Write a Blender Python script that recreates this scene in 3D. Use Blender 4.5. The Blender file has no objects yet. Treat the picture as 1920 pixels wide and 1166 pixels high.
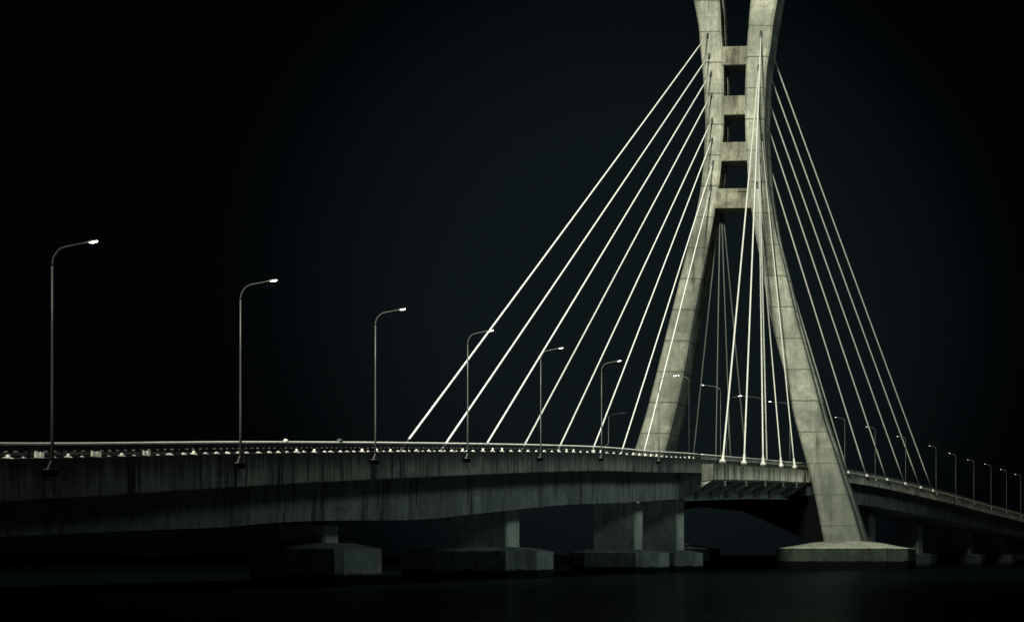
import bpy, math, random
from mathutils import Vector
random.seed(7)
R = math.radians
sc = bpy.context.scene
COL = sc.collection

# ------------------------------------------------------------------ survey helpers
F, CX, HY, CAMZ = 2400.0, 1900.0, 1045.0, 1.8
def at(px, py, D):
    """surveyed point of the photo at distance D -> world metres (y away from the viewer)"""
    return Vector(((px - CX) / F * D, D, CAMZ + (HY - py) / F * D))

def lerp_table(tab, v, k):
    """smooth (Catmull-Rom on non uniform knots) lookup of column k in a table sorted by column 0"""
    n = len(tab)
    if v <= tab[0][0]: return tab[0][k] + (tab[1][k]-tab[0][k])/(tab[1][0]-tab[0][0])*(v-tab[0][0])
    if v >= tab[-1][0]: return tab[-1][k] + (tab[-1][k]-tab[-2][k])/(tab[-1][0]-tab[-2][0])*(v-tab[-1][0])
    for i in range(n-1):
        if tab[i][0] <= v <= tab[i+1][0]: break
    def slope(j):
        if j == 0: return (tab[1][k]-tab[0][k])/(tab[1][0]-tab[0][0])
        if j == n-1: return (tab[-1][k]-tab[-2][k])/(tab[-1][0]-tab[-2][0])
        return (tab[j+1][k]-tab[j-1][k])/(tab[j+1][0]-tab[j-1][0])
    h = tab[i+1][0]-tab[i][0]; t = (v-tab[i][0])/h
    a, b = tab[i][k], tab[i+1][k]; m0, m1 = slope(i)*h, slope(i+1)*h
    return (2*t**3-3*t*t+1)*a + (t**3-2*t*t+t)*m0 + (-2*t**3+3*t*t)*b + (t**3-t*t)*m1

# near edge of the deck: distance, x, height of the top rail
EDGE = [(18,-42.3,3.7),(35,-42.3,5.15),(53.6,-42.3,6.56),(70,-42.3,8.1),(84.5,-42.3,9.38),(99,-42.3,10.6),
        (115,-42.3,11.9),(131,-42.1,13.1),(147,-41.2,14.0),(161,-40.75,14.9),(176,-40.1,15.75),(196,-38.5,16.85),
        (209,-36.6,17.4),(223,-34.2,18.0),(237,-31.2,18.22),(251,-27.1,18.1),(266,-22.5,17.7),(282,-17.4,16.98),
        (296,-13.2,16.45),(309,-9.4,15.8),(322,-5.5,15.2),(335,-1.7,14.65),(348,2.1,14.1),(375,10.2,12.9),(430,27,10.5)]
def edge(D):
    x = lerp_table(EDGE, D, 1); z = lerp_table(EDGE, D, 2)
    x2 = lerp_table(EDGE, D+.5, 1); x1 = lerp_table(EDGE, D-.5, 1)
    t = Vector((x2-x1, 1.0, 0)).normalized()
    n = Vector((t.y, -t.x, 0))            # outward, towards the viewer's bank
    return Vector((x, D, z)), t, n
def on_deck(D, off, dz):
    p, t, n = edge(D)
    return p + n*off + Vector((0, 0, dz))
def D_at_px(px, off=0.0):
    lo, hi = 19.0, 429.0
    for _ in range(50):
        m = (lo+hi)/2; p = on_deck(m, off, 0)
        if CX + p.x/p.y*F < px: lo = m
        else: hi = m
    return (lo+hi)/2

# ------------------------------------------------------------------ objects
def tag(o, label=None, cat=None, group=None, kind=None):
    if label: o['label'] = label
    if cat: o['category'] = cat
    if group: o['group'] = group
    if kind: o['kind'] = kind
    return o
def empty(name, loc, label, cat, group=None, rz=0.0):
    o = bpy.data.objects.new(name, None); COL.objects.link(o)
    o.location = loc; o.rotation_euler = (0, 0, rz); o.empty_display_size = .5
    return tag(o, label, cat, group)

class MB:
    def __init__(s): s.v = []; s.f = []
    def add(s, vs, fs):
        b = len(s.v); s.v += [tuple(v) for v in vs]; s.f += [tuple(b+i for i in f) for f in fs]
    def box(s, c, size, ax=None):
        X, Y, Z = ax or (Vector((1,0,0)), Vector((0,1,0)), Vector((0,0,1)))
        c = Vector(c); hx, hy, hz = (q/2 for q in size); vs = []
        for k in (-1, 1):
            for j in (-1, 1):
                for i in (-1, 1): vs.append(c + X*hx*i + Y*hy*j + Z*hz*k)
        s.add(vs, [(0,2,3,1),(4,5,7,6),(0,1,5,4),(2,6,7,3),(0,4,6,2),(1,3,7,5)])
    def loft(s, rings, caps=True, close=True):
        n = len(rings[0]); b = len(s.v)
        for r in rings: s.v += [tuple(p) for p in r]
        for i in range(len(rings)-1):
            for j in range(n if close else n-1):
                j2 = (j+1) % n
                s.f.append((b+i*n+j, b+i*n+j2, b+(i+1)*n+j2, b+(i+1)*n+j))
        if caps and close:
            s.f.append(tuple(b+j for j in reversed(range(n))))
            s.f.append(tuple(b+(len(rings)-1)*n+j for j in range(n)))
    def tube(s, path, rad, n=8, caps=True):
        path = [Vector(p) for p in path]
        if not isinstance(rad, (list, tuple)): rad = [rad]*len(path)
        rings = []; up = None
        for i, p in enumerate(path):
            a = path[max(i-1, 0)]; b = path[min(i+1, len(path)-1)]
            d = (b-a).normalized()
            if up is None:
                up = Vector((0,0,1)) if abs(d.z) < .9 else Vector((1,0,0))
            u = (up - d*up.dot(d)).normalized(); w = d.cross(u); up = u
            rings.append([p + (u*math.cos(2*math.pi*k/n) + w*math.sin(2*math.pi*k/n))*rad[i] for k in range(n)])
        s.loft(rings, caps)
    def prism(s, poly, y0, y1):            # polygon in xz extruded along y
        s.loft([[Vector((p[0], y0, p[1])) for p in poly], [Vector((p[0], y1, p[1])) for p in poly]])
    def build(s, name, mat, parent=None, smooth=False, origin=(0,0,0), bevel=0.0, fix=True):
        o3 = Vector(origin)
        me = bpy.data.meshes.new(name)
        me.from_pydata([tuple(Vector(v)-o3) for v in s.v], [], s.f)
        if fix:
            import bmesh
            bm = bmesh.new(); bm.from_mesh(me); bmesh.ops.recalc_face_normals(bm, faces=bm.faces); bm.to_mesh(me); bm.free()
        me.update()
        if smooth:
            for p in me.polygons: p.use_smooth = True
        o = bpy.data.objects.new(name, me); COL.objects.link(o)
        me.materials.append(mat)
        if parent: o.parent = parent
        else: o.location = o3
        if bevel:
            m = o.modifiers.new('edge', 'BEVEL'); m.width = bevel; m.segments = 2; m.limit_method = 'ANGLE'
        return o

# ------------------------------------------------------------------ materials
class NT:
    def __init__(s, name):
        s.m = bpy.data.materials.new(name); s.m.use_nodes = True
        s.t = s.m.node_tree; s.n = s.t.nodes; s.l = s.t.links
        s.b = s.n['Principled BSDF']
    def node(s, typ, **kw):
        q = s.n.new(typ)
        for k, v in kw.items(): setattr(q, k, v)
        return q
    def link(s, a, b): s.l.new(a, b)
    def math(s, op, a, b=None, clamp=False):
        q = s.node('ShaderNodeMath', operation=op, use_clamp=clamp)
        for i, v in enumerate((a, b)):
            if v is None: continue
            if isinstance(v, (int, float)): q.inputs[i].default_value = v
            else: s.link(v, q.inputs[i])
        return q.outputs[0]
    def mix(s, fac, a, b, typ='MIX'):
        q = s.node('ShaderNodeMix', data_type='RGBA', blend_type=typ)
        for sock, v in ((q.inputs[0], fac), (q.inputs[6], a), (q.inputs[7], b)):
            if isinstance(v, (int, float)): sock.default_value = v
            elif isinstance(v, tuple): sock.default_value = (*v, 1)
            else: s.link(v, sock)
        return q.outputs[2]
    def coord(s):
        g = s.node('ShaderNodeNewGeometry'); return g.outputs['Position']
    def noise(s, vec, scale, detail=4, rough=.6, dist=0.0, sc3=None):
        if sc3:
            mp = s.node('ShaderNodeMapping'); mp.inputs['Scale'].default_value = sc3
            s.link(vec, mp.inputs['Vector']); vec = mp.outputs[0]
        q = s.node('ShaderNodeTexNoise'); s.link(vec, q.inputs['Vector'])
        q.inputs['Scale'].default_value = scale; q.inputs['Detail'].default_value = detail
        q.inputs['Roughness'].default_value = rough; q.inputs['Distortion'].default_value = dist
        return q.outputs['Fac']
    def ramp(s, fac, a, b):
        q = s.node('ShaderNodeMapRange'); q.interpolation_type = 'SMOOTHSTEP'
        s.link(fac, q.inputs[0]); q.inputs[1].default_value = a; q.inputs[2].default_value = b
        return q.outputs[0]

def concrete(name, light, dark, streak=.6, streak_freq=2.2, patch=.5, joint=None, joint_off=0.0, tide=None, side_shade=0.0, fall=0.0, sharp=(.42,.68), midscale=.75, drip=None, base_dim=None):
    k = NT(name); P = k.coord()
    big = k.ramp(k.noise(P, .16, 5, .62, .6), .36, .66)
    mid = k.ramp(k.noise(P, midscale, 5, .7, .8), .40, .66)
    fine = k.noise(P, 6.0, 4, .75)
    col = k.mix(k.math('MULTIPLY', big, patch), light, dark)
    col = k.mix(k.math('MULTIPLY', mid, patch*.85), col, tuple(q*.56 for q in light))
    st = k.ramp(k.noise(P, 1.0, 6, .72, 0, (streak_freq, streak_freq, .10)), *sharp)
    st2 = k.ramp(k.noise(P, 1.0, 3, .6, 0, (streak_freq*.23, streak_freq*.23, .05)), .40, .62)
    col = k.mix(k.math('MULTIPLY', k.math('MULTIPLY', st, streak), k.math('ADD', k.math('MULTIPLY', st2, .75), .25)), col, tuple(q*.16 for q in dark))
    col = k.mix(k.ramp(fine, .35, .75), col, tuple(q*1.12 for q in light), 'SOFT_LIGHT')
    col = k.mix(k.ramp(k.noise(P, 2.6, 5, .8), .40, .62), col, (.74,.75,.77), 'MULTIPLY')
    sx = k.node('ShaderNodeSeparateXYZ'); k.link(P, sx.inputs[0]); z = sx.outputs[2]
    if joint:
        wob = k.math('MULTIPLY', k.math('SUBTRACT', k.noise(P, .35, 2), .5), .22)
        zz = k.math('DIVIDE', k.math('ADD', k.math('ADD', z, wob), joint_off), joint)
        fr = k.math('ABSOLUTE', k.math('SUBTRACT', k.math('FRACT', zz), .5))
        ln = k.math('SUBTRACT', 1.0, k.ramp(fr, .012, .028))
        idn = k.node('ShaderNodeTexWhiteNoise', noise_dimensions='1D'); k.link(k.math('FLOOR', k.math('ADD', zz, .5)), idn.inputs['W'])
        ln = k.math('MULTIPLY', ln, k.math('ADD', k.math('MULTIPLY', idn.outputs[0], .5), .5))
        col = k.mix(ln, col, tuple(q*.18 for q in dark))
        # each pour has its own tone, stained just under the joint
        pour = k.node('ShaderNodeTexWhiteNoise', noise_dimensions='1D'); k.link(k.math('FLOOR', zz), pour.inputs['W'])
        col = k.mix(k.math('MULTIPLY', pour.outputs[0], .42), col, dark)
        under = k.math('MULTIPLY', k.ramp(k.math('FRACT', k.math('ADD', zz, .5)), .72, 1.0), k.ramp(k.noise(P, 1.0, 4, .6, 0, (1.6,1.6,.3)), .48, .7))
        col = k.mix(k.math('MULTIPLY', under, .45), col, tuple(q*.5 for q in dark))
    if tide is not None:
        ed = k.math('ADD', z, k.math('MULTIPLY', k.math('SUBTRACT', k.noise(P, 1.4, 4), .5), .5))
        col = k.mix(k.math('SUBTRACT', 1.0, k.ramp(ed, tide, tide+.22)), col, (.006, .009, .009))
    if fall:  # darker top: run stains, and overhang shade painted on the girder web
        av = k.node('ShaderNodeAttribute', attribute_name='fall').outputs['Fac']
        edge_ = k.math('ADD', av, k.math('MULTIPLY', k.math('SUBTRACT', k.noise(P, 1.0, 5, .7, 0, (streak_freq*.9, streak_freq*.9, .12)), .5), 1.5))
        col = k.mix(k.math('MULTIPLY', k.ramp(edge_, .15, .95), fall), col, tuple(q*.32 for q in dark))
    if side_shade:  # upright faces darkened in colour to stand in for shade
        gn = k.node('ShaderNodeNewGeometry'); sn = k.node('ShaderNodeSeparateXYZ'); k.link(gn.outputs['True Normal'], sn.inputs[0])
        col = k.mix(k.math('MULTIPLY', k.math('SUBTRACT', 1.0, k.ramp(sn.outputs[2], .3, .9)), side_shade), col, (.03,.052,.052), 'MULTIPLY')
    if base_dim is not None:                   # painted light falloff: colour darkens towards the water
        a0, a1, am = base_dim
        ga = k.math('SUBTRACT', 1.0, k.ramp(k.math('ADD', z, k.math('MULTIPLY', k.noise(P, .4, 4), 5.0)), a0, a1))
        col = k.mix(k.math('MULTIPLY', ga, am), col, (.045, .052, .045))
    k.link(col, k.b.inputs['Base Color'])
    k.b.inputs['Roughness'].default_value = .9; k.b.inputs['Specular IOR Level'].default_value = .04
    bp = k.node('ShaderNodeBump'); bp.inputs['Strength'].default_value = .35; bp.inputs['Distance'].default_value = .05
    k.link(k.math('ADD', fine, k.math('MULTIPLY', mid, .6)), bp.inputs['Height']); k.link(bp.outputs[0], k.b.inputs['Normal'])
    return k.m
def paint(name, c, rough=.5, metal=0.0, var=.3, scale=1.2):
    k = NT(name); P = k.coord()
    col = k.mix(k.math('MULTIPLY', k.ramp(k.noise(P, scale, 4), .4, .7), var), c, tuple(q*.45 for q in c))
    k.link(col, k.b.inputs['Base Color']); k.b.inputs['Roughness'].default_value = rough; k.b.inputs['Metallic'].default_value = metal
    return k.m
def glow(name, c, s, var=0.0):
    k = NT(name)
    k.b.inputs['Base Color'].default_value = (*c, 1)
    k.b.inputs['Emission Color'].default_value = (*c, 1)
    k.b.inputs['Emission Strength'].default_value = s
    if var:
        P = k.coord(); k.link(k.math('ADD', k.math('MULTIPLY', k.ramp(k.noise(P, 2.3, 3), .35, .65), s*var), s*(1-var)), k.b.inputs['Emission Strength'])
    return k.m

M_PYL  = concrete('pylon_concrete', (.44,.44,.355), (.15,.16,.13), .85, .9, 1.0, joint=5.2, joint_off=.7, base_dim=(6, 46, .80), midscale=.55)
M_BEAM = concrete('beam_concrete', (.34,.335,.26), (.07,.075,.06), .6, .8, .95, midscale=1.3)
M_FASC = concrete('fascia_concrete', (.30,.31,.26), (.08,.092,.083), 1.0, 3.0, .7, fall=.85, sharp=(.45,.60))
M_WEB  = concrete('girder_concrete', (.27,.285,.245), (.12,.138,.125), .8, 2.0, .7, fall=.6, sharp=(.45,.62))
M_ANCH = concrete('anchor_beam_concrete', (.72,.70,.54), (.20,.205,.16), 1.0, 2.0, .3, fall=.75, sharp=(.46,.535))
M_END_SHADE = concrete('end_shade_concrete', (.14,.14,.11), (.07,.075,.06), .5, 2.0, .7)  # darker tone puts shade into the colour of the beam end
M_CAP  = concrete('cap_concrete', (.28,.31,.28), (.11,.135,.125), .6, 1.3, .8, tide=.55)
M_PCAP = concrete('pylon_cap_concrete', (.36,.36,.29), (.13,.145,.125), .6, 1.3, .9, tide=1.15, side_shade=.95)
M_CAP_SHADE = concrete('cap_concrete_shade', (.04,.048,.045), (.02,.024,.024), .6, 1.3, .8, tide=.55, side_shade=.5)  # cap concrete toned down, its shade put into the colour
M_PIER_SHADE= concrete('pier_concrete_shade', (.15,.165,.145), (.06,.07,.065), .6, 1.8, .8)  # pier concrete darkened in colour so the right piers read as shaded
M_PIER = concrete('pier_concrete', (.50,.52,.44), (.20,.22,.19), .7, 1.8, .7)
M_ROAD = paint('asphalt', (.05,.05,.05), .9, var=.4)
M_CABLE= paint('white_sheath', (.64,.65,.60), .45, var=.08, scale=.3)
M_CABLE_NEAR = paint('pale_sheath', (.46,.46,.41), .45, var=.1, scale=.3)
M_CABLE_DIM = paint('grey_sheath', (.40,.40,.335), .5, var=.12, scale=.3)  # greyer than the white sheath
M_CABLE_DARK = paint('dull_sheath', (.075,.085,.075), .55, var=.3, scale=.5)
M_SOCK = paint('dark_steel', (.05,.055,.05), .6, .2)
M_STEEL= paint('bright_steel', (.50,.50,.43), .5)
M_POLE = paint('galvanised_pole', (.062,.070,.062), .5, .1, var=.15)
M_POLE_D = paint('dull_pole', (.075,.085,.075), .5, .1, var=.1)
M_RAIL = paint('pale_rail', (.82,.80,.68), .4, var=.25)
M_INFL = paint('dark_infill', (.03,.035,.035), .7)
M_BAR  = paint('pale_baluster', (.55,.54,.44), .5)
M_LENS = glow('lamp_glow', (1.0,.97,.82), 7.0)
M_LENS_DIM = glow('lamp_glow_faint', (1.0,.95,.75), .9)
M_KERB = glow('kerb_glow', (1.0,.95,.76), .50, .6)
M_KERB2= glow('kerb_glow_soft', (.95,.92,.74), .20, .6)
M_KERB3= glow('kerb_glow_faint', (.92,.90,.72), .10, .5)
def slots():
    k = NT('slot_glow'); P = k.coord(); sx = k.node('ShaderNodeSeparateXYZ'); k.link(P, sx.inputs[0])
    y = k.math('ADD', k.math('DIVIDE', sx.outputs[1], .56), k.math('MULTIPLY', k.noise(P, 1.1, 3), .7))
    f = k.math('ABSOLUTE', k.math('SUBTRACT', k.math('FRACT', y), .5))
    on = k.math('SUBTRACT', 1.0, k.ramp(f, .12, .26))
    on = k.math('MULTIPLY', on, k.ramp(k.noise(P, 2.1, 3), .30, .62))
    k.link(k.mix(on, (.02,.022,.02), (.6,.58,.46)), k.b.inputs['Base Color'])
    k.b.inputs['Emission Color'].default_value = (1, .96, .78, 1)
    k.link(k.math('MULTIPLY', on, .08), k.b.inputs['Emission Strength'])  # emission puts the light on the pale slots into the material
    return k.m
M_SLOT = slots()
M_HAUN = concrete('shaded_concrete', (.003,.004,.004), (.002,.002,.002), .5, 1.4, .7)  # near black base colour, shade put into the concrete itself
M_SHORE= paint('shore', (.006,.009,.009), .9)

# ------------------------------------------------------------------ water and far shore
def water():
    mb = MB(); S = 6000
    mb.add([(-S,-300,0),(S,-300,0),(S,S,0),(-S,S,0)], [(0,1,2,3)])
    k = NT('water'); P = k.coord()
    n1 = k.noise(P, 1.0, 5, .6, .5, (.16,.30,.3)); n2 = k.noise(P, 1.0, 4, .65, .3, (1.1,1.9,1))
    h = k.math('ADD', k.math('MULTIPLY', n1, .75), k.math('MULTIPLY', n2, .25))
    bp = k.node('ShaderNodeBump'); bp.inputs['Strength'].default_value = .6; bp.inputs['Distance'].default_value = .45
    k.link(h, bp.inputs['Height'])
    df = k.node('ShaderNodeBsdfDiffuse'); df.inputs['Color'].default_value = (.0008,.0014,.0017,1); k.link(bp.outputs[0], df.inputs['Normal'])
    gl = k.node('ShaderNodeBsdfGlossy'); gl.inputs['Roughness'].default_value = .12; gl.inputs['Color'].default_value = (.75,.95,1,1); k.link(bp.outputs[0], gl.inputs['Normal'])
    ms = k.node('ShaderNodeMixShader'); ms.inputs[0].default_value = .095
    k.link(df.outputs[0], ms.inputs[1]); k.link(gl.outputs[0], ms.inputs[2])
    k.link(ms.outputs[0], k.n['Material Output'].inputs['Surface'])
    tag(mb.build('water', k.m), kind='structure')
water()
mb = MB(); pts = []
for i in range(161):
    x = -1500 + i*17.0
    pts.append((x, 1.0 + 2.6*abs(math.sin(i*.37)+.6*math.sin(i*1.13+1)+.4*math.sin(i*2.7)) + random.random()*1.3))
for (x0, h0), (x1, h1) in zip(pts, pts[1:]):
    mb.add([(x0,900,-1),(x1,900,-1),(x1,900,h1),(x0,900,h0),(x0,960,-1),(x1,960,-1),(x1,960,h1*1.2),(x0,960,h0*1.2)], [(0,1,2,3),(3,2,6,7),(5,4,7,6)])
tag(mb.build('far_shore', M_SHORE), kind='structure')

# ------------------------------------------------------------------ bridge deck
DS = [18 + i*1.5 for i in range(int((430-18)/1.5)+1)]
W = 18.6
deck = empty('bridge_deck', on_deck(150, -W/2, -.9), 'long curved concrete road deck climbing from the left past the pylon', 'bridge deck')
OR = deck.location.copy()
def web_drop(d):                      # the box girder deepens away from the left bank
    t = min(1, max(0, (d-76)/26)); return min(.8, max(0, (74-d)*.045)) - .95*t*t*(3-2*t)
def sweep(name, prof, mat, D0=18, D1=430, close=True):
    m = MB(); rings = []
    ds = [D0] + [d for d in DS if D0 < d < D1] + [D1]
    for d in ds: rings.append([on_deck(d, o, z + (web_drop(d) if z < -4.5 else 0)) for o, z in prof])
    m.loft(rings, caps=close, close=close)
    o = m.build(name, mat, deck, origin=OR)
    at_ = o.data.attributes.new('fall', 'FLOAT', 'POINT'); zs = [z for _, z in prof]
    for i in range(len(o.data.vertices)): at_.data[i].value = (prof[i % len(prof)][1]-min(zs))/(max(zs)-min(zs)+1e-6)
    return o
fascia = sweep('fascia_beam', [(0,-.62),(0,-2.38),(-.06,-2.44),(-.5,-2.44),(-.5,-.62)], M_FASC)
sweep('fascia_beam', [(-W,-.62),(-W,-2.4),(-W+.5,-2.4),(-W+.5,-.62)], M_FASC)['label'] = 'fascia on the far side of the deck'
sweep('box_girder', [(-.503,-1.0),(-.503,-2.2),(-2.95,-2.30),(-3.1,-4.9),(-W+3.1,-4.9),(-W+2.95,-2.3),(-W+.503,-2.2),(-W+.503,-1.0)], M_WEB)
sweep('road_surface', [(-2.2,-.99),(-2.2,-.93),(-W+2.2,-.93),(-W+2.2,-.99)], M_ROAD)
for o in (-1.1, -W+1.2):
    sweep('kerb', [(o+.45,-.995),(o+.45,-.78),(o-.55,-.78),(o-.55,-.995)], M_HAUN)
# anchor beam bracketed off the near edge left of the near leg
A0, A1 = D_at_px(1337, 1.5), D_at_px(1519, 1.5)
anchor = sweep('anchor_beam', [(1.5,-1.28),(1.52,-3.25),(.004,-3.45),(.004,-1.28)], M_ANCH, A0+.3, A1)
sweep('end_shade_block', [(1.53,-1.25),(1.55,-3.28),(.004,-3.48),(.004,-1.25)], M_END_SHADE, A0, A0+.297)  # thin block added in a darker tone so the beam end reads shaded
anchor['label'] = 'pale streaked anchor beam carrying five cable cones'
for i in range(8):                                    # haunched fins between the girder web and the anchor beam
    d = A0 + .4 + (A1-A0-1.0)*i/7.0
    p, t, n = edge(d); m = MB()
    poly = [(1.2,-3.46),(.0,-3.5),(-.0,-2.46),(-2.9,-2.46),(-3.05,-5.78),(-2.6,-5.78),(-1.2,-5.0),(.4,-3.95)]
    m.loft([[on_deck(d, o, z) - t*.22 for o, z in poly], [on_deck(d, o, z) + t*.22 for o, z in poly]])
    m.build('fin', M_WEB, deck, origin=OR)
sweep('ledge', [(-2.2,-4.905),(-2.2,-5.1),(-3.4,-5.1),(-3.4,-4.905)], M_WEB, A0-.4, A1+3)
# lamp corbels are part of the lamp brackets

# ------------------------------------------------------------------ near railing
def railing(name, label, D0, D1, post_step, kind):
    root = empty(name, on_deck((D0+D1)/2, -.12, -.6), label, 'railing', 'railings along the near edge')
    o3 = root.location.copy()
    ds = [D0 + (D1-D0)*i/max(1, int((D1-D0)/2)) for i in range(int((D1-D0)/2)+1)]
    m = MB(); m.tube([on_deck(d, -.10, 0) for d in ds], .07, 10); m.build('top_rail', M_RAIL if kind != 'right' else M_POLE, root, True, o3)
    m = MB(); m.tube([on_deck(d, -.12, -.57) for d in ds], .03, 6); m.build('lower_rail', M_POLE, root, True, o3)
    # a dark pressed band with a row of pale slots under the rail
    m = MB()
    for a, b in zip(ds, ds[1:]):
        m.add([on_deck(a,-.13,-.12), on_deck(b,-.13,-.12), on_deck(b,-.13,-.27), on_deck(a,-.13,-.27)], [(0,1,2,3)])
    m.build('rail_band', M_INFL, root, False, o3, fix=False)
    m = MB()                                     # pressed rib with a row of pale slots (pattern in its material)
    m.loft([[on_deck(d, -.08, -.295), on_deck(d, -.08, -.36), on_deck(d, -.14, -.36), on_deck(d, -.14, -.295)] for d in ds])
    m.build('slot_rib', M_SLOT if kind != 'right' else M_INFL, root, False, o3)
    if kind != 'left':                           # comb of balusters growing out of one bottom strip
        m = MB(); step = .30; n = int((D1-D0)/step); z0, z1, z2 = -.60, -.50, -.15
        for i in range(n):
            d = D0 + i*step; hgt = z2 + random.uniform(-.14, .02)
            q = [on_deck(d, -.10, z0), on_deck(d+.12, -.10, z0), on_deck(d+step, -.10, z0), on_deck(d, -.10, z1), on_deck(d+.12, -.10, z1), on_deck(d+step, -.10, z1), on_deck(d, -.10, hgt), on_deck(d+.12, -.10, hgt)]
            if i == 0: m.v += [tuple(q[0]), tuple(q[3])]; prev = (0, 1)
            b = len(m.v); m.v += [tuple(v) for v in (q[1], q[4], q[6], q[7], q[2], q[5])]
            m.f += [(prev[0], b, b+1, prev[1]), (prev[1], b+1, b+3, b+2), (b, b+4, b+5, b+1)]
            prev = (b+4, b+5)
        m.build('baluster_comb', M_BAR, root, False, o3, fix=False)
    n = int((D1-D0)/post_step)
    for i in range(n):
        d = D0 + (i+.5)*post_step; p, t, nn = edge(d); m = MB()
        m.box(on_deck(d, -.12, -.31), (.07,.10,.60), (nn, t, Vector((0,0,1))))
        m.build('post', M_POLE, root, False, o3)
    return root
railing('railing', 'long pale topped railing over row of small glowing pads, left of the anchor beam', 35, A0-.2, 1.92, 'left')
railing('railing', 'short railing behind the cable cones of the anchor beam', A0, A1+2, 2.6, 'mid')
railing('railing', 'dim thin railing along the descending deck right of the near leg', A1+2.2, 400, 3.0, 'right')
# far parapet, only its top shows between things
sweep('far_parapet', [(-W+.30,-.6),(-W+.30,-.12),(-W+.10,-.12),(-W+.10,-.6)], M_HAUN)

# glowing pads at the railing foot, emission standing in for lit post bases
def kerb_shape(kind):
    m = MB()
    if kind == 0:      # low pad with a rounded hump
        m.loft([[Vector((.05*s, y, 0)) for s in (-1,1)] + [Vector((.05*s, y, h)) for s in (1,-1)] for y, h in ((-.36,.03),(-.2,.09),(-.05,.16),(.08,.15),(.22,.08),(.34,.03))])
    elif kind == 1:    # tall pair
        m.loft([[Vector((.04*s, y, 0)) for s in (-1,1)] + [Vector((.04*s, y, h)) for s in (1,-1)] for y, h in ((-.27,.02),(-.26,.22),(-.05,.22),(-.045,.02),(.045,.02),(.05,.24),(.26,.24),(.27,.02))])
    elif kind == 2:    # peaked
        m.loft([[Vector((.05*s, y, 0)) for s in (-1,1)] + [Vector((.05*s, y, h)) for s in (1,-1)] for y, h in ((-.42,.04),(-.14,.10),(-.09,.30),(.06,.30),(.10,.11),(.40,.04))])
    else:
        m.loft([[Vector((.04*s, y, 0)) for s in (-1,1)] + [Vector((.04*s, y, h)) for s in (1,-1)] for y, h in ((-.16,.02),(-.06,.09),(.06,.09),(.15,.02))])
    return m
protos = {}
def glow_pad(d, kind, mat, label, off=-.03, group='small glowing pads at the foot of the railing', sc_=1.0):
    key = (kind, mat.name); p, t, n = edge(d)
    if key not in protos:
        o = kerb_shape(kind).build('glow_pad', mat); protos[key] = o
    else:
        o = protos[key].copy(); COL.objects.link(o)
    o.location = on_deck(d, off, -.60); o.rotation_euler = (0,0,math.atan2(t.y, t.x)-math.pi/2)
    o.scale = (1, random.uniform(.8,1.2)*sc_, random.uniform(.85,1.15)*sc_)
    tag(o, label, 'kerb light', group)
d = 53.9; i = 0
L0 = 'small cream pad glowing at the foot of the long left railing'
L1 = 'tall twin cream glowing pad in the gap under the left end of the rail'
while d < A0-3:
    if d < 63:
        kind = (2,1)[i % 2]; mat = M_KERB2 if kind == 1 else M_KERB
        glow_pad(d, kind, mat, L1 if kind == 1 else L0, sc_=.95 if kind == 1 else .5)
        glow_pad(d+.85, 3, M_KERB2, L0, sc_=.6)
    else:
        glow_pad(d, 0 if random.random() < .6 else 2, M_KERB if d < 128 else M_KERB2, L0, sc_=.62 if d < 90 else .85)
        if d < 100: glow_pad(d+random.uniform(.7,1.2), 3, M_KERB if random.random() < .35 else M_KERB2, L0)
    d += 1.9 if d > 63 else 1.72
    i += 1
# two small fixtures standing on the top rail
p = on_deck(D_at_px(539), -.10, .07); m = MB()
m.loft([[p + Vector((math.cos(a)*.11*r, math.sin(a)*.11*r, z*.8)) for a in [k*math.pi/5 for k in range(10)]] for r, z in ((.9,0),(1.05,.06),(.8,.13),(.3,.16))])
tag(m.build('rail_lamp', M_KERB, None, True, p), 'tiny bright domed lamp sitting on the rail between second and third street lamps', 'rail lamp')
p = on_deck(D_at_px(640), -.10, .07); m = MB()
m.loft([[p + Vector((math.cos(a)*.18*r, math.sin(a)*.18*r, z*.75)) for a in [k*math.pi/6 for k in range(12)]] for r, z in ((1,0),(1.0,.08),(.75,.18),(.3,.24))])
tag(m.build('rail_dome', M_SOCK, None, True, p), 'small dark dome on the rail just left of the third street lamp', 'rail fixture')

# ------------------------------------------------------------------ pylon
#       y     L0    L1    R0    R1    depth
PY = [(-330, 1245, 1304, 1449, 1511, 6.0),
      (-150, 1274, 1325, 1428, 1482, 5.8),
      (0,   1300, 1348.5, 1407, 1456.5, 5.6),
      (50,  1309.5, 1351, 1402.5, 1448, 5.6),
      (85,  1312, 1353.7, 1400, 1444, 5.6),
      (123, 1316, 1355.6, 1398, 1437.5, 5.7),
      (178, 1320, 1356.3, 1396, 1434, 5.8),
      (240, 1321.5, 1356, 1396.7, 1432, 5.8),
      (265, 1320, 1354, 1397.5, 1433.5, 5.8),
      (300, 1318.7, 1352, 1400, 1436, 5.8),
      (352, 1313, 1346.5, 1403, 1440, 5.8),
      (390, 1306, 1340, 1408, 1446, 5.8),
      (440, 1294, 1331, 1416, 1454.5, 5.9),
      (498, 1280, 1318.5, 1427, 1469, 6.2),
      (592, 1256.6, 1300, 1443.5, 1490.5, 7.0),
      (715, 1226, 1278, 1474.5, 1524.5, 8.0),
      (780, 1209, 1263, 1488.5, 1541, 8.6),
      (838, 1191, 1248, 1504, 1560, 9.4),
      (886, 1178, 1236, 1517, 1575, 10.2),
      (945, 1160, 1222, 1530.6, 1594, 11.2),
      (1016, 1139, 1205, 1544.5, 1615, 12.4),
      (1042, 1131, 1198, 1550, 1622, 12.8)]
DN, DF = 213.0, 215.5
pyl = empty('pylon', at(1370, 1043, DN+4), 'tall floodlit concrete pylon with two bowed legs tied by crossbeams', 'pylon')
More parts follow.
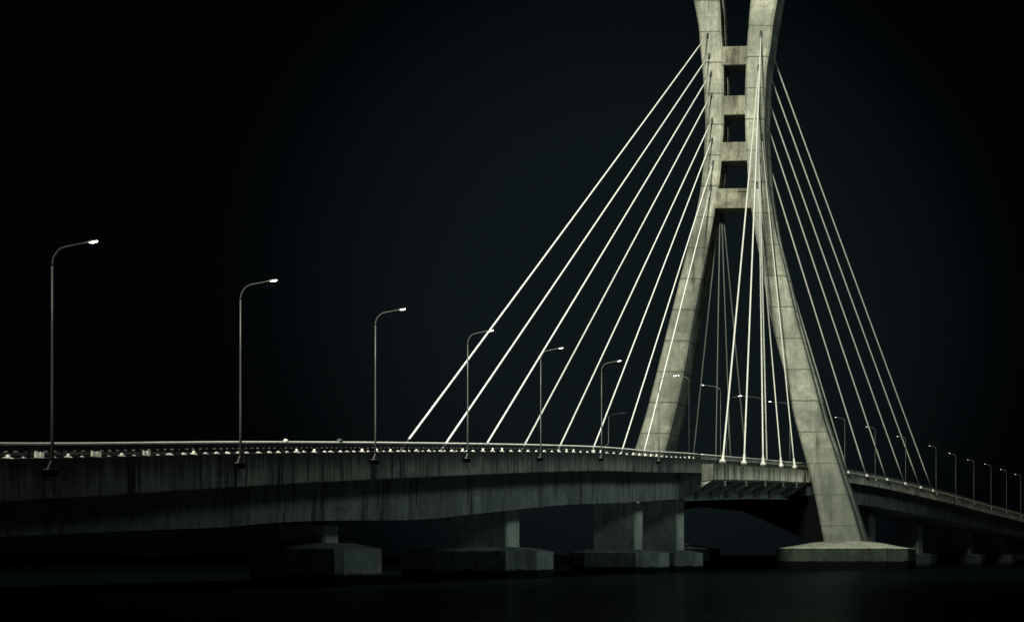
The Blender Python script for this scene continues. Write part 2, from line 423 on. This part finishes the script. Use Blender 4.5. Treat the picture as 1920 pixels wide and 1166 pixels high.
OP = pyl.location.copy()
def leg_ring(y, side, grow=0.0):
    a, b, D = (1, 2, DF) if side == 'far' else (3, 4, DN)
    xl = lerp_table(PY, y, a); xr = lerp_table(PY, y, b); dep = lerp_table(PY, y, 5)
    if side == 'far': dep = 5.4 + (dep-5.4)*.55
    p, q = at(xl, y, D), at(xr, y, D); c = .35
    pts = [(p.x+c, D), (q.x-c, D), (q.x, D+c), (q.x, D+dep*.30), (q.x-.22, D+dep*.34), (q.x-.22, D+dep*.62), (q.x, D+dep*.66), (q.x, D+dep-c), (q.x-c, D+dep), (p.x+c, D+dep), (p.x, D+dep-c), (p.x, D+c)]
    return [Vector((x, yy, p.z)) for x, yy in pts]
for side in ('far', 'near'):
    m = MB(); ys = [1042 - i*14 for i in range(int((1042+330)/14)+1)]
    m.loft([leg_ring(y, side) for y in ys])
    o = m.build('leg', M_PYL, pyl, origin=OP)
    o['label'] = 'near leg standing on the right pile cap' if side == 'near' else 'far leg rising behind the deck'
for i, (y0, y1, skew) in enumerate(((86,121,1.5),(178.5,214.5,1.5),(265.5,301,1.5),(352.5,390,1.0))):
    m = MB(); rr = []
    for xside in (0, 1):
        y_m = (y0+y1)/2
        rings = []
        for yy in (y1, y0):
            xx = lerp_table(PY, yy, 2)-7 if xside == 0 else lerp_table(PY, yy, 3)+7
            D = (DF if xside == 0 else DN) + .45
            q = at(xx, yy + (skew if xside == 0 else 0), D); rings.append(q)
        lo, hi = rings
        rr.append([lo, hi, hi + Vector((0,3.6,0)), lo + Vector((0,3.6,0))])
    m.loft(rr); m.build('crossbeam', M_BEAM, pyl, origin=OP, bevel=.12)
# small ledge across the lowest crossbeam
m = MB(); a, b = at(1349, 360, DF+.30), at(1403, 359, DN+.30)
m.loft([[a, a+Vector((0,0,.35)), a+Vector((0,.6,.35)), a+Vector((0,.6,0))], [b, b+Vector((0,0,.35)), b+Vector((0,.6,.35)), b+Vector((0,.6,0))]])
m.build('ledge', M_BEAM, pyl, origin=OP)
# haunched beam under the deck running down into the near leg
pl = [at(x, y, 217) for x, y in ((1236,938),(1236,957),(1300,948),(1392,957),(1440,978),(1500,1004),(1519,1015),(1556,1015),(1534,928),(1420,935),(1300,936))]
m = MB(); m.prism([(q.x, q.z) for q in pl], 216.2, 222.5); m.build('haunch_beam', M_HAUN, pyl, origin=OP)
# pile caps with a shallow mound under each leg
def pylon_cap(pxl, pxr, D, name, label):
    xl, xr = (pxl-CX)/F*D, (pxr-CX)/F*D; dep = 24.0; ch = 3.2
    def ring(ins, z):
        l, r, f, b = xl+ins, xr-ins, D+ins, D+dep-ins; c = max(ch-ins*.3, .5)
        return [Vector(v) for v in ((l+c,f,z),(r-c,f,z),(r,f+c,z),(r,b-c,z),(r-c,b,z),(l+c,b,z),(l,b-c,z),(l,f+c,z))]
    m = MB(); m.loft([ring(0,-1.5), ring(0,3.30), ring(.12,3.38), ring(2.5,3.72), ring(5.0,4.25), ring(7.2,4.5)])
    o = m.build('pile_cap', M_PCAP, pyl, origin=OP); o['label'] = label
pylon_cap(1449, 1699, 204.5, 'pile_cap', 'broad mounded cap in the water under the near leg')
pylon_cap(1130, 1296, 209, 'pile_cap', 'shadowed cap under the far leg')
m = MB(); m.box(((1370-CX)/F*224, 226, .5), (19.0, 6, 3.4)); m.build('tie_beam', M_CAP_SHADE, pyl, origin=OP)

# ------------------------------------------------------------------ stay cables
def cable(a, b, rad, mat, label, group, cone=None, ball=False, socket_top=True, dark_end=0.0):
    a, b = Vector(a), Vector(b); d = (b-a).normalized()
    root = empty('stay_cable', b, label, 'stay cable', group)
    m = MB(); n = 14; L = (b-a).length
    path = []
    for i in range(n+1):
        s = i/n; q = a.lerp(b, s); q.z -= 4*s*(1-s)*L*.0010; path.append(q)
    m.tube(path, rad, 8); m.build('sheath', mat, root, True, b)
    if socket_top:
        m = MB(); m.tube([a - d*.5, a + d*.75], [rad*2.1, rad*1.75], 10); m.build('socket', M_SOCK, root, True, b)
    if dark_end:
        m = MB(); m.tube([b - d*.05, b + d*dark_end], rad*.8, 8); m.build('lower_socket', M_SOCK, root, True, b)
    if cone:
        m = MB(); m.tube([b - d*1.5, b - d*.5, b - d*.1, b + d*.1], [rad*1.25, rad*1.7, rad*3.3, rad*3.5], 12); m.build('cone', M_STEEL, root, True, b)
        m = MB(); m.tube([b + d*.12, b + d*.40], [rad*3.2, rad*2.4], 12); m.build('bearing_plate', M_SOCK, root, True, b)
        for s_ in (0.0, .42):
            e = b + Vector((.25, 0, 0)); e.z = b.z - cone - s_
            m = MB(); m.tube([e, e + Vector((0,0,-.30))], [.24,.20], 8); m.build('nut', M_STEEL, root, True, b)
    if ball:
        m = MB(); c = b + Vector((.18,-.18,-.05)); rr = .30
        m.loft([[c + Vector((math.cos(t)*rr*math.cos(f), math.sin(t)*rr*math.cos(f), rr*math.sin(f))) for t in [k*math.pi/5 for k in range(10)]] for f in (-1.4,-.8,-.3,.3,.8,1.4)])
        m.build('end_cap', M_STEEL, root, True, b)
    return root
ordn = ['longest and leftmost', 'second from the left', 'third from the left', 'fourth from the left', 'fifth from the left', 'sixth from the left', 'seventh from the left', 'shortest and rightmost']
SL = [(1327,65),(1330,103),(1333,137),(1334,177),(1335,225),(1335,262),(1337,305),(1333,351)]
EL = [(767,823),(836,831),(914,830),(984,833),(1050,836),(1113,839),(1167,842),(1208,845)]
for i in range(8):
    (sx, sy), (ex, ey) = SL[i], EL[i]
    D = D_at_px(ex, -W+1.0)
    a = at(sx, sy, DF-.05)
    g = 'stay cables fanning left from the far leg'
    if i == 0:
        cable(a, at(ex, ey, D), .100, M_CABLE, f'{ordn[i]} white stay cable fanning from far leg to the left deck', g, dark_end=2.2)
    else:
        b = at(ex, ey, D); d = (b-a).normalized(); t = .2 if i == 2 else 1.0
        cable(a, b + d*(0 if i == 2 else .9), .100, M_CABLE, f'{ordn[i]} white stay cable fanning from far leg to the left deck', g, dark_end=1.5)
# near leg to the anchor beam
NEAR = [((1423,128),(1355,866),'bright thick stay cable ending in the leftmost cone of the anchor beam', M_CABLE, 1),
        ((1427,64),(1395,868),'bright thick stay cable ending in the second cone of the anchor beam', M_CABLE, 1),
        ((1421,172),(1431,871),'bright stay cable running straight down to the middle cone of the anchor beam', M_CABLE, 1),
        ((1420,347),(1465,874),'duller stay cable ending in the fourth cone of the anchor beam', M_CABLE_DIM, 1),
        ((1428,257),(1490,877),'duller stay cable ending in the rightmost cone of the anchor beam beside the near leg', M_CABLE_DIM, 1)]
for (s, e, lab, mat, _) in NEAR:
    D = D_at_px(e[0], .85); b = at(e[0], e[1], D)
    top = on_deck(D, .85, -1.28).z
    b.z = top + .42
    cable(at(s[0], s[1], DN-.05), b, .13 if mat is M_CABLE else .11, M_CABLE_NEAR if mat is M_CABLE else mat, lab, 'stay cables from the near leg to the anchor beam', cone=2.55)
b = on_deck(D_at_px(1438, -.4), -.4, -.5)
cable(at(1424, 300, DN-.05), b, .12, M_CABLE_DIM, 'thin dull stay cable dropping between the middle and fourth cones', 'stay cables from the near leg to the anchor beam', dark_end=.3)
# back stays of the near leg
RIGHT = [((1451,110),(1748,918),'longest back stay, rightmost of the fan right of the pylon'),
         ((1446,147),(1725,913),'second back stay from the right of the fan right of the pylon'),
         ((1444,197),(1696,906),'third back stay from the right, beside a street lamp pole'),
         ((1444,250),(1662,898),'fourth back stay from the right of the fan right of the pylon'),
         ((1449,330),(1624,891),'fifth back stay from the right, last one clear of the near leg'),
         ((1450,424),(1589,884),'shortest back stay hugging the outer edge of the near leg')]
for i, (s, e, lab) in enumerate(RIGHT):
    D = D_at_px(e[0], .15); b = at(e[0], e[1], D); sl = (e[0]-s[0])/(e[1]-s[1])
    b = on_deck(D, .15, -.55)
    y0 = s[1]-30; x0 = s[0]-30*sl
    if i == 5: a = at(x0, y0, DN-.02)
    else: a = at(x0, y0, DN+4.9)
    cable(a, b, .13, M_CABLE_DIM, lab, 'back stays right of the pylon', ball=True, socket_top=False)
# back stays of the far leg, dim behind the deck
BACK = [((1347,405),(1299,852),'dim back stay of the far leg, leftmost of four seen between the legs'),
        ((1350,402),(1342,856),'dim back stay of the far leg, second from left, dropping almost straight'),
        ((1353,400),(1370,858),'faint back stay of the far leg, third from left between the legs'),
        ((1356,400),(1400,860),'faint back stay of the far leg, rightmost of four seen between the legs')]
for (s, e, lab) in BACK:
    D = D_at_px(e[0], -W-.3)
    D = min(max(D, 222), 330)
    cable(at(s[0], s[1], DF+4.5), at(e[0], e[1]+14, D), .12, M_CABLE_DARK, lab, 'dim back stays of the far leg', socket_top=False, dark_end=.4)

# ------------------------------------------------------------------ street lamps
def lamp_proto(kind):
    """local frame: arm points to +x, origin on the deck edge, 10 m tall"""
    root = bpy.data.objects.new('street_lamp', None); COL.objects.link(root); root.empty_display_size = .5
    reach = {'A': 1.0, 'K': 1.35, 'F': 1.35, 'B': 1.0, 'L': 1.75}[kind]
    zt = 8.9 if kind in 'AKF' else 9.1
    m = MB()
    if kind in 'KF':
        path = [(-.45,0,0),(-.45,0,2.9),(-.38,0,3.25),(-.05,0,3.55),(0,0,3.9),(0,0,zt)]; rad = [.10,.09,.075,.07,.07,.055]
    else:
        path = [(0,0,0.0),(0,0,3),(0,0,6),(0,0,zt)]; rad = [.066,.054,.045,.038]
    m.tube(path, rad, 8); m.build('pole', {'B': M_POLE_D, 'F': M_CABLE_DARK}.get(kind, M_POLE), root, True)
    m = MB(); path = [(0,0,zt)]; cx_ = .72*reach
    for k in range(1, 9):
        a = math.pi/2*k/8*.92
        path.append((cx_*(1-math.cos(a)), 0, zt + (9.74-zt)*math.sin(a)))
    lx, _, lz = path[-1]
    hx = 1.62*reach
    for k in range(1, 5): path.append((lx + (hx-lx)*k/4, 0, lz + (9.93-lz)*k/4))
    m.tube(path, [.042]+[.038]*8+[.034]*4, 8); m.build('arm', {'B': M_POLE_D, 'F': M_CABLE_DARK}.get(kind, M_POLE), root, True)
    hd = Vector((1,0,.13)).normalized(); hb = Vector((hx,0,9.93)); up = Vector((-hd.z,0,hd.x)); sd = Vector((0,1,0))
    def rg(s, w, h0, h1): c = hb + hd*s; return [c+sd*w+up*h0, c+sd*w*.6+up*h1, c-sd*w*.6+up*h1, c-sd*w+up*h0]
    m = MB(); m.loft([rg(-.08,.04,-.03,.05), rg(.0,.06,-.02,.06), rg(.16,.08,0,.06), rg(.30,.065,.015,.05), rg(.36,.03,.025,.04)])
    head = m.build('lamp_head', M_POLE, root, False)
    m = MB(); m.loft([rg(.0,.05,-.030,-.022), rg(.09,.075,-.048,-.004), rg(.26,.075,-.040,.006), rg(.36,.03,-.008,.022)])
    m.build('lens', {'B': M_LENS_B, 'F': M_SOCK}.get(kind, M_LENS), head, True)
    if kind == 'A':
        m = MB(); m.loft([[Vector((x*s, y*s, z)) for x, y in ((.13,-.34),(.13,.34),(-.13,.34),(-.13,-.34))] for s, z in ((1.0,0),(1.0,.06))])
        for y in (-.18, .18):
            m.add([(.03,y*1.6,.06),(.03,y*.3,.06),(.03,y*.3,.42),(-.03,y*1.6,.06),(-.03,y*.3,.06),(-.03,y*.3,.42)], [(0,1,2),(5,4,3),(0,2,5,3)])
        m.build('base_plate', M_POLE, root)
        m = MB(); m.loft([[Vector((.16,-.24*s,z)), Vector((.16,.24*s,z)), Vector((-.40,.24*s,z)), Vector((-.40,-.24*s,z))] for s, z in ((.75,-.02),(.6,-.08),(.25,-.28))])
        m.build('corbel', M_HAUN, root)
    else:
        m = MB(); m.tube([(0 if kind not in 'KF' else -.45,0,-.06),(0 if kind not in 'KF' else -.45,0,.10)], [.24,.20], 10); m.build('base_plate', M_POLE, root)
        if kind == 'B':
            m = MB(); c = Vector((0,-.26,-.35)) ; rr = .23
            m.loft([[c + Vector((math.cos(t)*rr*math.cos(f), math.sin(t)*rr*math.cos(f), rr*math.sin(f))) for t in [k*math.pi/4 for k in range(8)]] for f in (-1.3,-.5,.5,1.3)])
            m.build('end_cap', M_STEEL, root, True)
    return root
M_LENS_B = glow('lamp_glow_far', (1.0,.93,.74), 2.2)
def dup(root):
    r = root.copy(); COL.objects.link(r)
    for ch in [o for o in bpy.data.objects if o.parent == root]:
        c = ch.copy(); COL.objects.link(c); c.parent = r
        for g in [o for o in bpy.data.objects if o.parent == ch]:
            q = g.copy(); COL.objects.link(q); q.parent = c
    return r
lp = {}
def lamp(kind, px, ytop, off, dz, rz, label, group, reach=1.0, D=None, faint=False):
    D = D or D_at_px(px, off)
    base = on_deck(D, off, dz)
    ztop = at(px, ytop, D).z
    if kind not in lp: lp[kind] = lamp_proto(kind); r = lp[kind]
    else: r = dup(lp[kind])
    h = (ztop - base.z)/9.98
    r.location = base; r.rotation_euler = (0,0,rz); r.scale = (reach, reach if kind == 'B' else 1.0, h)
    tag(r, label, 'street lamp', group)
    return r
gA = 'street lamps along the left span'
LA = [(98,452,'tallest lit street lamp, far left of the bridge, arm bent right'),
      (451,525,'second tall street lamp from the left with lit head on bent arm'),
      (704,579,'third street lamp from the left, just left of the longest cable end'),
      (877,619,'fourth street lamp from the left, its pole crossing the longest stay cable'),
      (1014,652,'fifth street lamp from the left, lit head among the white cables'),
      (1128,676,'sixth street lamp from the left, its head touching a white cable'),
      (1236,704,'lit street lamp standing in front of the far pylon leg')]
for px, y, lab in LA:
    off, dz = (.30, -1.15)
    lamp('A', px, y, off, dz, 0.0, lab, gA)
gM = 'street lamps between the pylon legs'
lamp('K', 1366, 742, -.5, -.5, 0.0, 'street lamp with a kinked pole and right pointing arm behind the leftmost anchor cone', gM, .62)
LM = [(1292,703,'street lamp with arm bent left just right of the far leg', .45),
      (1351,721,'street lamp with bright head beside the far leg, arm bent left', .82),
      (1429,741,'street lamp with left arm, pole close to the middle cone cable', 1.1),
      (1481,752,'street lamp with left arm right beside the near leg', 1.1)]
for px, y, lab, rch in LM:
    D = D_at_px(px, -.5)
    lamp('L', px, y, -.5, -.5, math.pi - .05, lab, gM, rch)
lamp('F', 1141, 772, -W+.4, -.5, 0.0, 'small faint street lamp behind the railing, left of the far leg base', gM, 1.0, D=None)
gB = 'street lamps along the descending right span'
LB = [(1584,781,'street lamp peeking out just right of the near leg'),
      (1641,799,'unlit looking street lamp between the back stays, second right of the near leg'),
      (1698,817,'street lamp behind the outermost back stays, third right of the near leg'),
      (1755,835,'bright street lamp just right of the longest back stay'),
      (1792,849,'second lit street lamp right of the longest back stay'),
      (1826,861,'third lit street lamp right of the longest back stay'),
      (1858,869,'dim street lamp, third from the right edge of the photo'),
      (1887,879,'small lit street lamp, second from the right edge of the photo'),
      (1914,888,'smallest street lamp at the right edge of the photo')]
for px, y, lab in LB:
    D = D_at_px(px, -.1); p, t, n = edge(D)
    lamp('B', px, y, -.1, -.6, math.atan2(-n.y, -n.x), lab, gB, 1.0 if px < 1700 else .85)

# ------------------------------------------------------------------ piers standing in the water
def pier(D, label, width=5.4, deep=3.0, off_r=-6.4, cap=(3.1, 4.5, 3.6), cap_top=2.4, cap_chamfer=2.4, D_cap=0.0):
    p, t, n = edge(D)
    c = on_deck(D, off_r - width/2, 0); c.z = 0
    root = empty('bridge_pier', c, label, 'bridge pier', 'bridge piers in the water')
    zt = p.z - 4.9 + web_drop(D)
    Z = Vector((0,0,1))
    def rect(w, dp, ch, z, cx_=0.0, dy=0.0):
        q = []
        for sx, sy in ((1,-1),(1,1),(-1,1),(-1,-1)):
            for e in ((1,0),(0,1)) if sx*sy < 0 else ((0,1),(1,0)):
                q.append(c + n*(cx_ + sx*(w/2 - ch*e[0])) + t*(dy + sy*(dp/2 - ch*.6*e[1])) + Z*z)
        return q
    m = MB(); m.loft([rect(width, deep, .18, z) for z in (cap_top+.2, zt-.38)]); m.build('shaft', M_PIER if D < 200 else M_PIER_SHADE, root, origin=c)
    for s in (-1, 1):
        m = MB(); q = c + n*(s*width*.33); m.box((q.x, q.y, zt-.19), (.9,.9,.384), (n, t, Z)); m.build('bearing', M_SOCK, root, origin=c)
    r_over, l_over, half = cap
    w = width + r_over + l_over; cx_ = (r_over - l_over)/2
    m = MB()
    m.loft([rect(w, half*2, cap_chamfer, -1.2, cx_, D_cap), rect(w, half*2, cap_chamfer, cap_top, cx_, D_cap), rect(w-.16, half*2-.16, cap_chamfer, cap_top+.06, cx_, D_cap),
            rect(width+1.6, deep+1.6, .3, cap_top+.42, 0, 0)])
    m.build('pile_cap', M_CAP if D < 200 else M_CAP_SHADE, root, origin=c)
    return root
pier(90, 'stubby pier at the left with a big dark cap nearest the viewer', cap=(2.2, 1.0, 2.9), cap_chamfer=.5, off_r=-5.6, deep=1.8, width=3.2)
pier(124.5, 'pale edged blade pier under the left deck, second from the left')
pier(161, 'tall narrow lit pier left of the pylon on a pale octagonal cap', cap=(3.2, 2.6, 3.6))
pier(178, 'dimmer tall pier just behind the narrow lit one', cap=(2.6, 3, 3.2))
pier(264, 'shadowed pier tucked behind the foot of the near leg', cap=(1.5, 6, 3.2))
pier(290, 'thin pale pier first clear to the right of the near leg', cap=(3.2, 8, 3.2))
pier(325, 'dark thin pier, second clear to the right of the near leg', cap=(3.2, 8, 3.2))
pier(352, 'faintest pier far right under the descending deck', cap=(3.2, 8, 3.2))

# ------------------------------------------------------------------ camera
cam = bpy.data.cameras.new('camera'); co = bpy.data.objects.new('camera', cam); COL.objects.link(co)
co.location = (0, 0, CAMZ); co.rotation_euler = (R(90), 0, 0)
cam.sensor_width = 36; cam.lens = 36*F/1920.0
cam.shift_x = -(CX-960)/1920.0; cam.shift_y = (HY-583)/1920.0
cam.clip_end = 12000; cam.clip_start = .5
sc.camera = co

# ------------------------------------------------------------------ light: faint moon from the right, unseen floodlight high behind the viewer, added fill from the right
sun_az, sun_el = R(62), R(30)          # measured clockwise from +y: light arrives from the right, behind the viewer
sd = bpy.data.lights.new('moon', 'SUN'); so = bpy.data.objects.new('moon', sd); COL.objects.link(so)
sd.energy = .05; sd.angle = R(9); sd.color = (.85, 1.0, 1.0)
frm = Vector((math.cos(R(-6))*math.cos(sun_el), math.sin(R(-6))*math.cos(sun_el), math.sin(sun_el)))
so.rotation_euler = (-frm).to_track_quat('-Z', 'Y').to_euler(); so.location = (60, -40, 60)

fl = bpy.data.lights.new('floodlight', 'SPOT'); fo = bpy.data.objects.new('floodlight', fl); COL.objects.link(fo)
fo.location = (-44, -60, 150)
tgt = Vector((-52, 172, 40))
fo.rotation_euler = (tgt - fo.location).to_track_quat('-Z', 'Y').to_euler()
fl.energy = 6.6e6; fl.color = (.98, .99, .85); fl.spot_size = R(57); fl.spot_blend = .9; fl.shadow_soft_size = 17

f2 = bpy.data.lights.new('side_fill_spot', 'SPOT'); fo2 = bpy.data.objects.new('side_fill_spot', f2); COL.objects.link(fo2)  # added unseen fill spot, fading out towards the left deck
fo2.location = (205, 106, 126)
fo2.rotation_euler = (Vector((-38, 172, 14)) - fo2.location).to_track_quat('-Z', 'Y').to_euler()
f2.energy = 7.2e5; f2.color = (.77, .98, 1.0); f2.spot_size = R(50); f2.spot_blend = 1.0; f2.shadow_soft_size = 24

# ------------------------------------------------------------------ night sky
w = bpy.data.worlds.new('World'); sc.world = w; w.use_nodes = True
nt = w.node_tree; bg = nt.nodes['Background']
sky = nt.nodes.new('ShaderNodeTexSky'); sky.sky_type = 'NISHITA'; sky.sun_disc = False
sky.sun_elevation = R(2.0); sky.sun_rotation = R(96)
tc = nt.nodes.new('ShaderNodeTexCoord')
g = (at(1230, 590, 200) - Vector((0,0,CAMZ))).normalized()
dp = nt.nodes.new('ShaderNodeVectorMath'); dp.operation = 'DOT_PRODUCT'; dp.inputs[1].default_value = g
nt.links.new(tc.outputs['Generated'], dp.inputs[0])
mr = nt.nodes.new('ShaderNodeMapRange'); mr.interpolation_type = 'SMOOTHSTEP'
mr.inputs[1].default_value = math.cos(R(16.5)); mr.inputs[2].default_value = 1.0
nt.links.new(dp.outputs['Value'], mr.inputs[0])
nz = nt.nodes.new('ShaderNodeTexNoise'); nz.inputs['Scale'].default_value = 3.0; nz.inputs['Detail'].default_value = 4
nt.links.new(tc.outputs['Generated'], nz.inputs['Vector'])
mu = nt.nodes.new('ShaderNodeMath'); mu.operation = 'MULTIPLY_ADD'; mu.inputs[1].default_value = .35; mu.inputs[2].default_value = -.17
nt.links.new(nz.outputs['Fac'], mu.inputs[0])
ad = nt.nodes.new('ShaderNodeMath'); ad.operation = 'MULTIPLY_ADD'; ad.use_clamp = True
nt.links.new(mu.outputs[0], ad.inputs[0]); nt.links.new(mr.outputs[0], ad.inputs[1]); nt.links.new(mr.outputs[0], ad.inputs[2])
mx = nt.nodes.new('ShaderNodeMix'); mx.data_type = 'RGBA'
mx.inputs[6].default_value = (.0003,.0008,.0012,1); mx.inputs[7].default_value = (.0046,.0077,.0084,1)
nt.links.new(ad.outputs[0], mx.inputs[0])
sm = nt.nodes.new('ShaderNodeMix'); sm.data_type = 'RGBA'; sm.blend_type = 'ADD'; sm.inputs[0].default_value = .00012
nt.links.new(mx.outputs[2], sm.inputs[6]); nt.links.new(sky.outputs[0], sm.inputs[7])
nt.links.new(sm.outputs[2], bg.inputs['Color']); bg.inputs['Strength'].default_value = 1.0

# ------------------------------------------------------------------ render settings
sc.render.engine = 'CYCLES'
sc.view_settings.view_transform = 'Standard'; sc.view_settings.look = 'None'
sc.view_settings.exposure = 0; sc.view_settings.gamma = 1
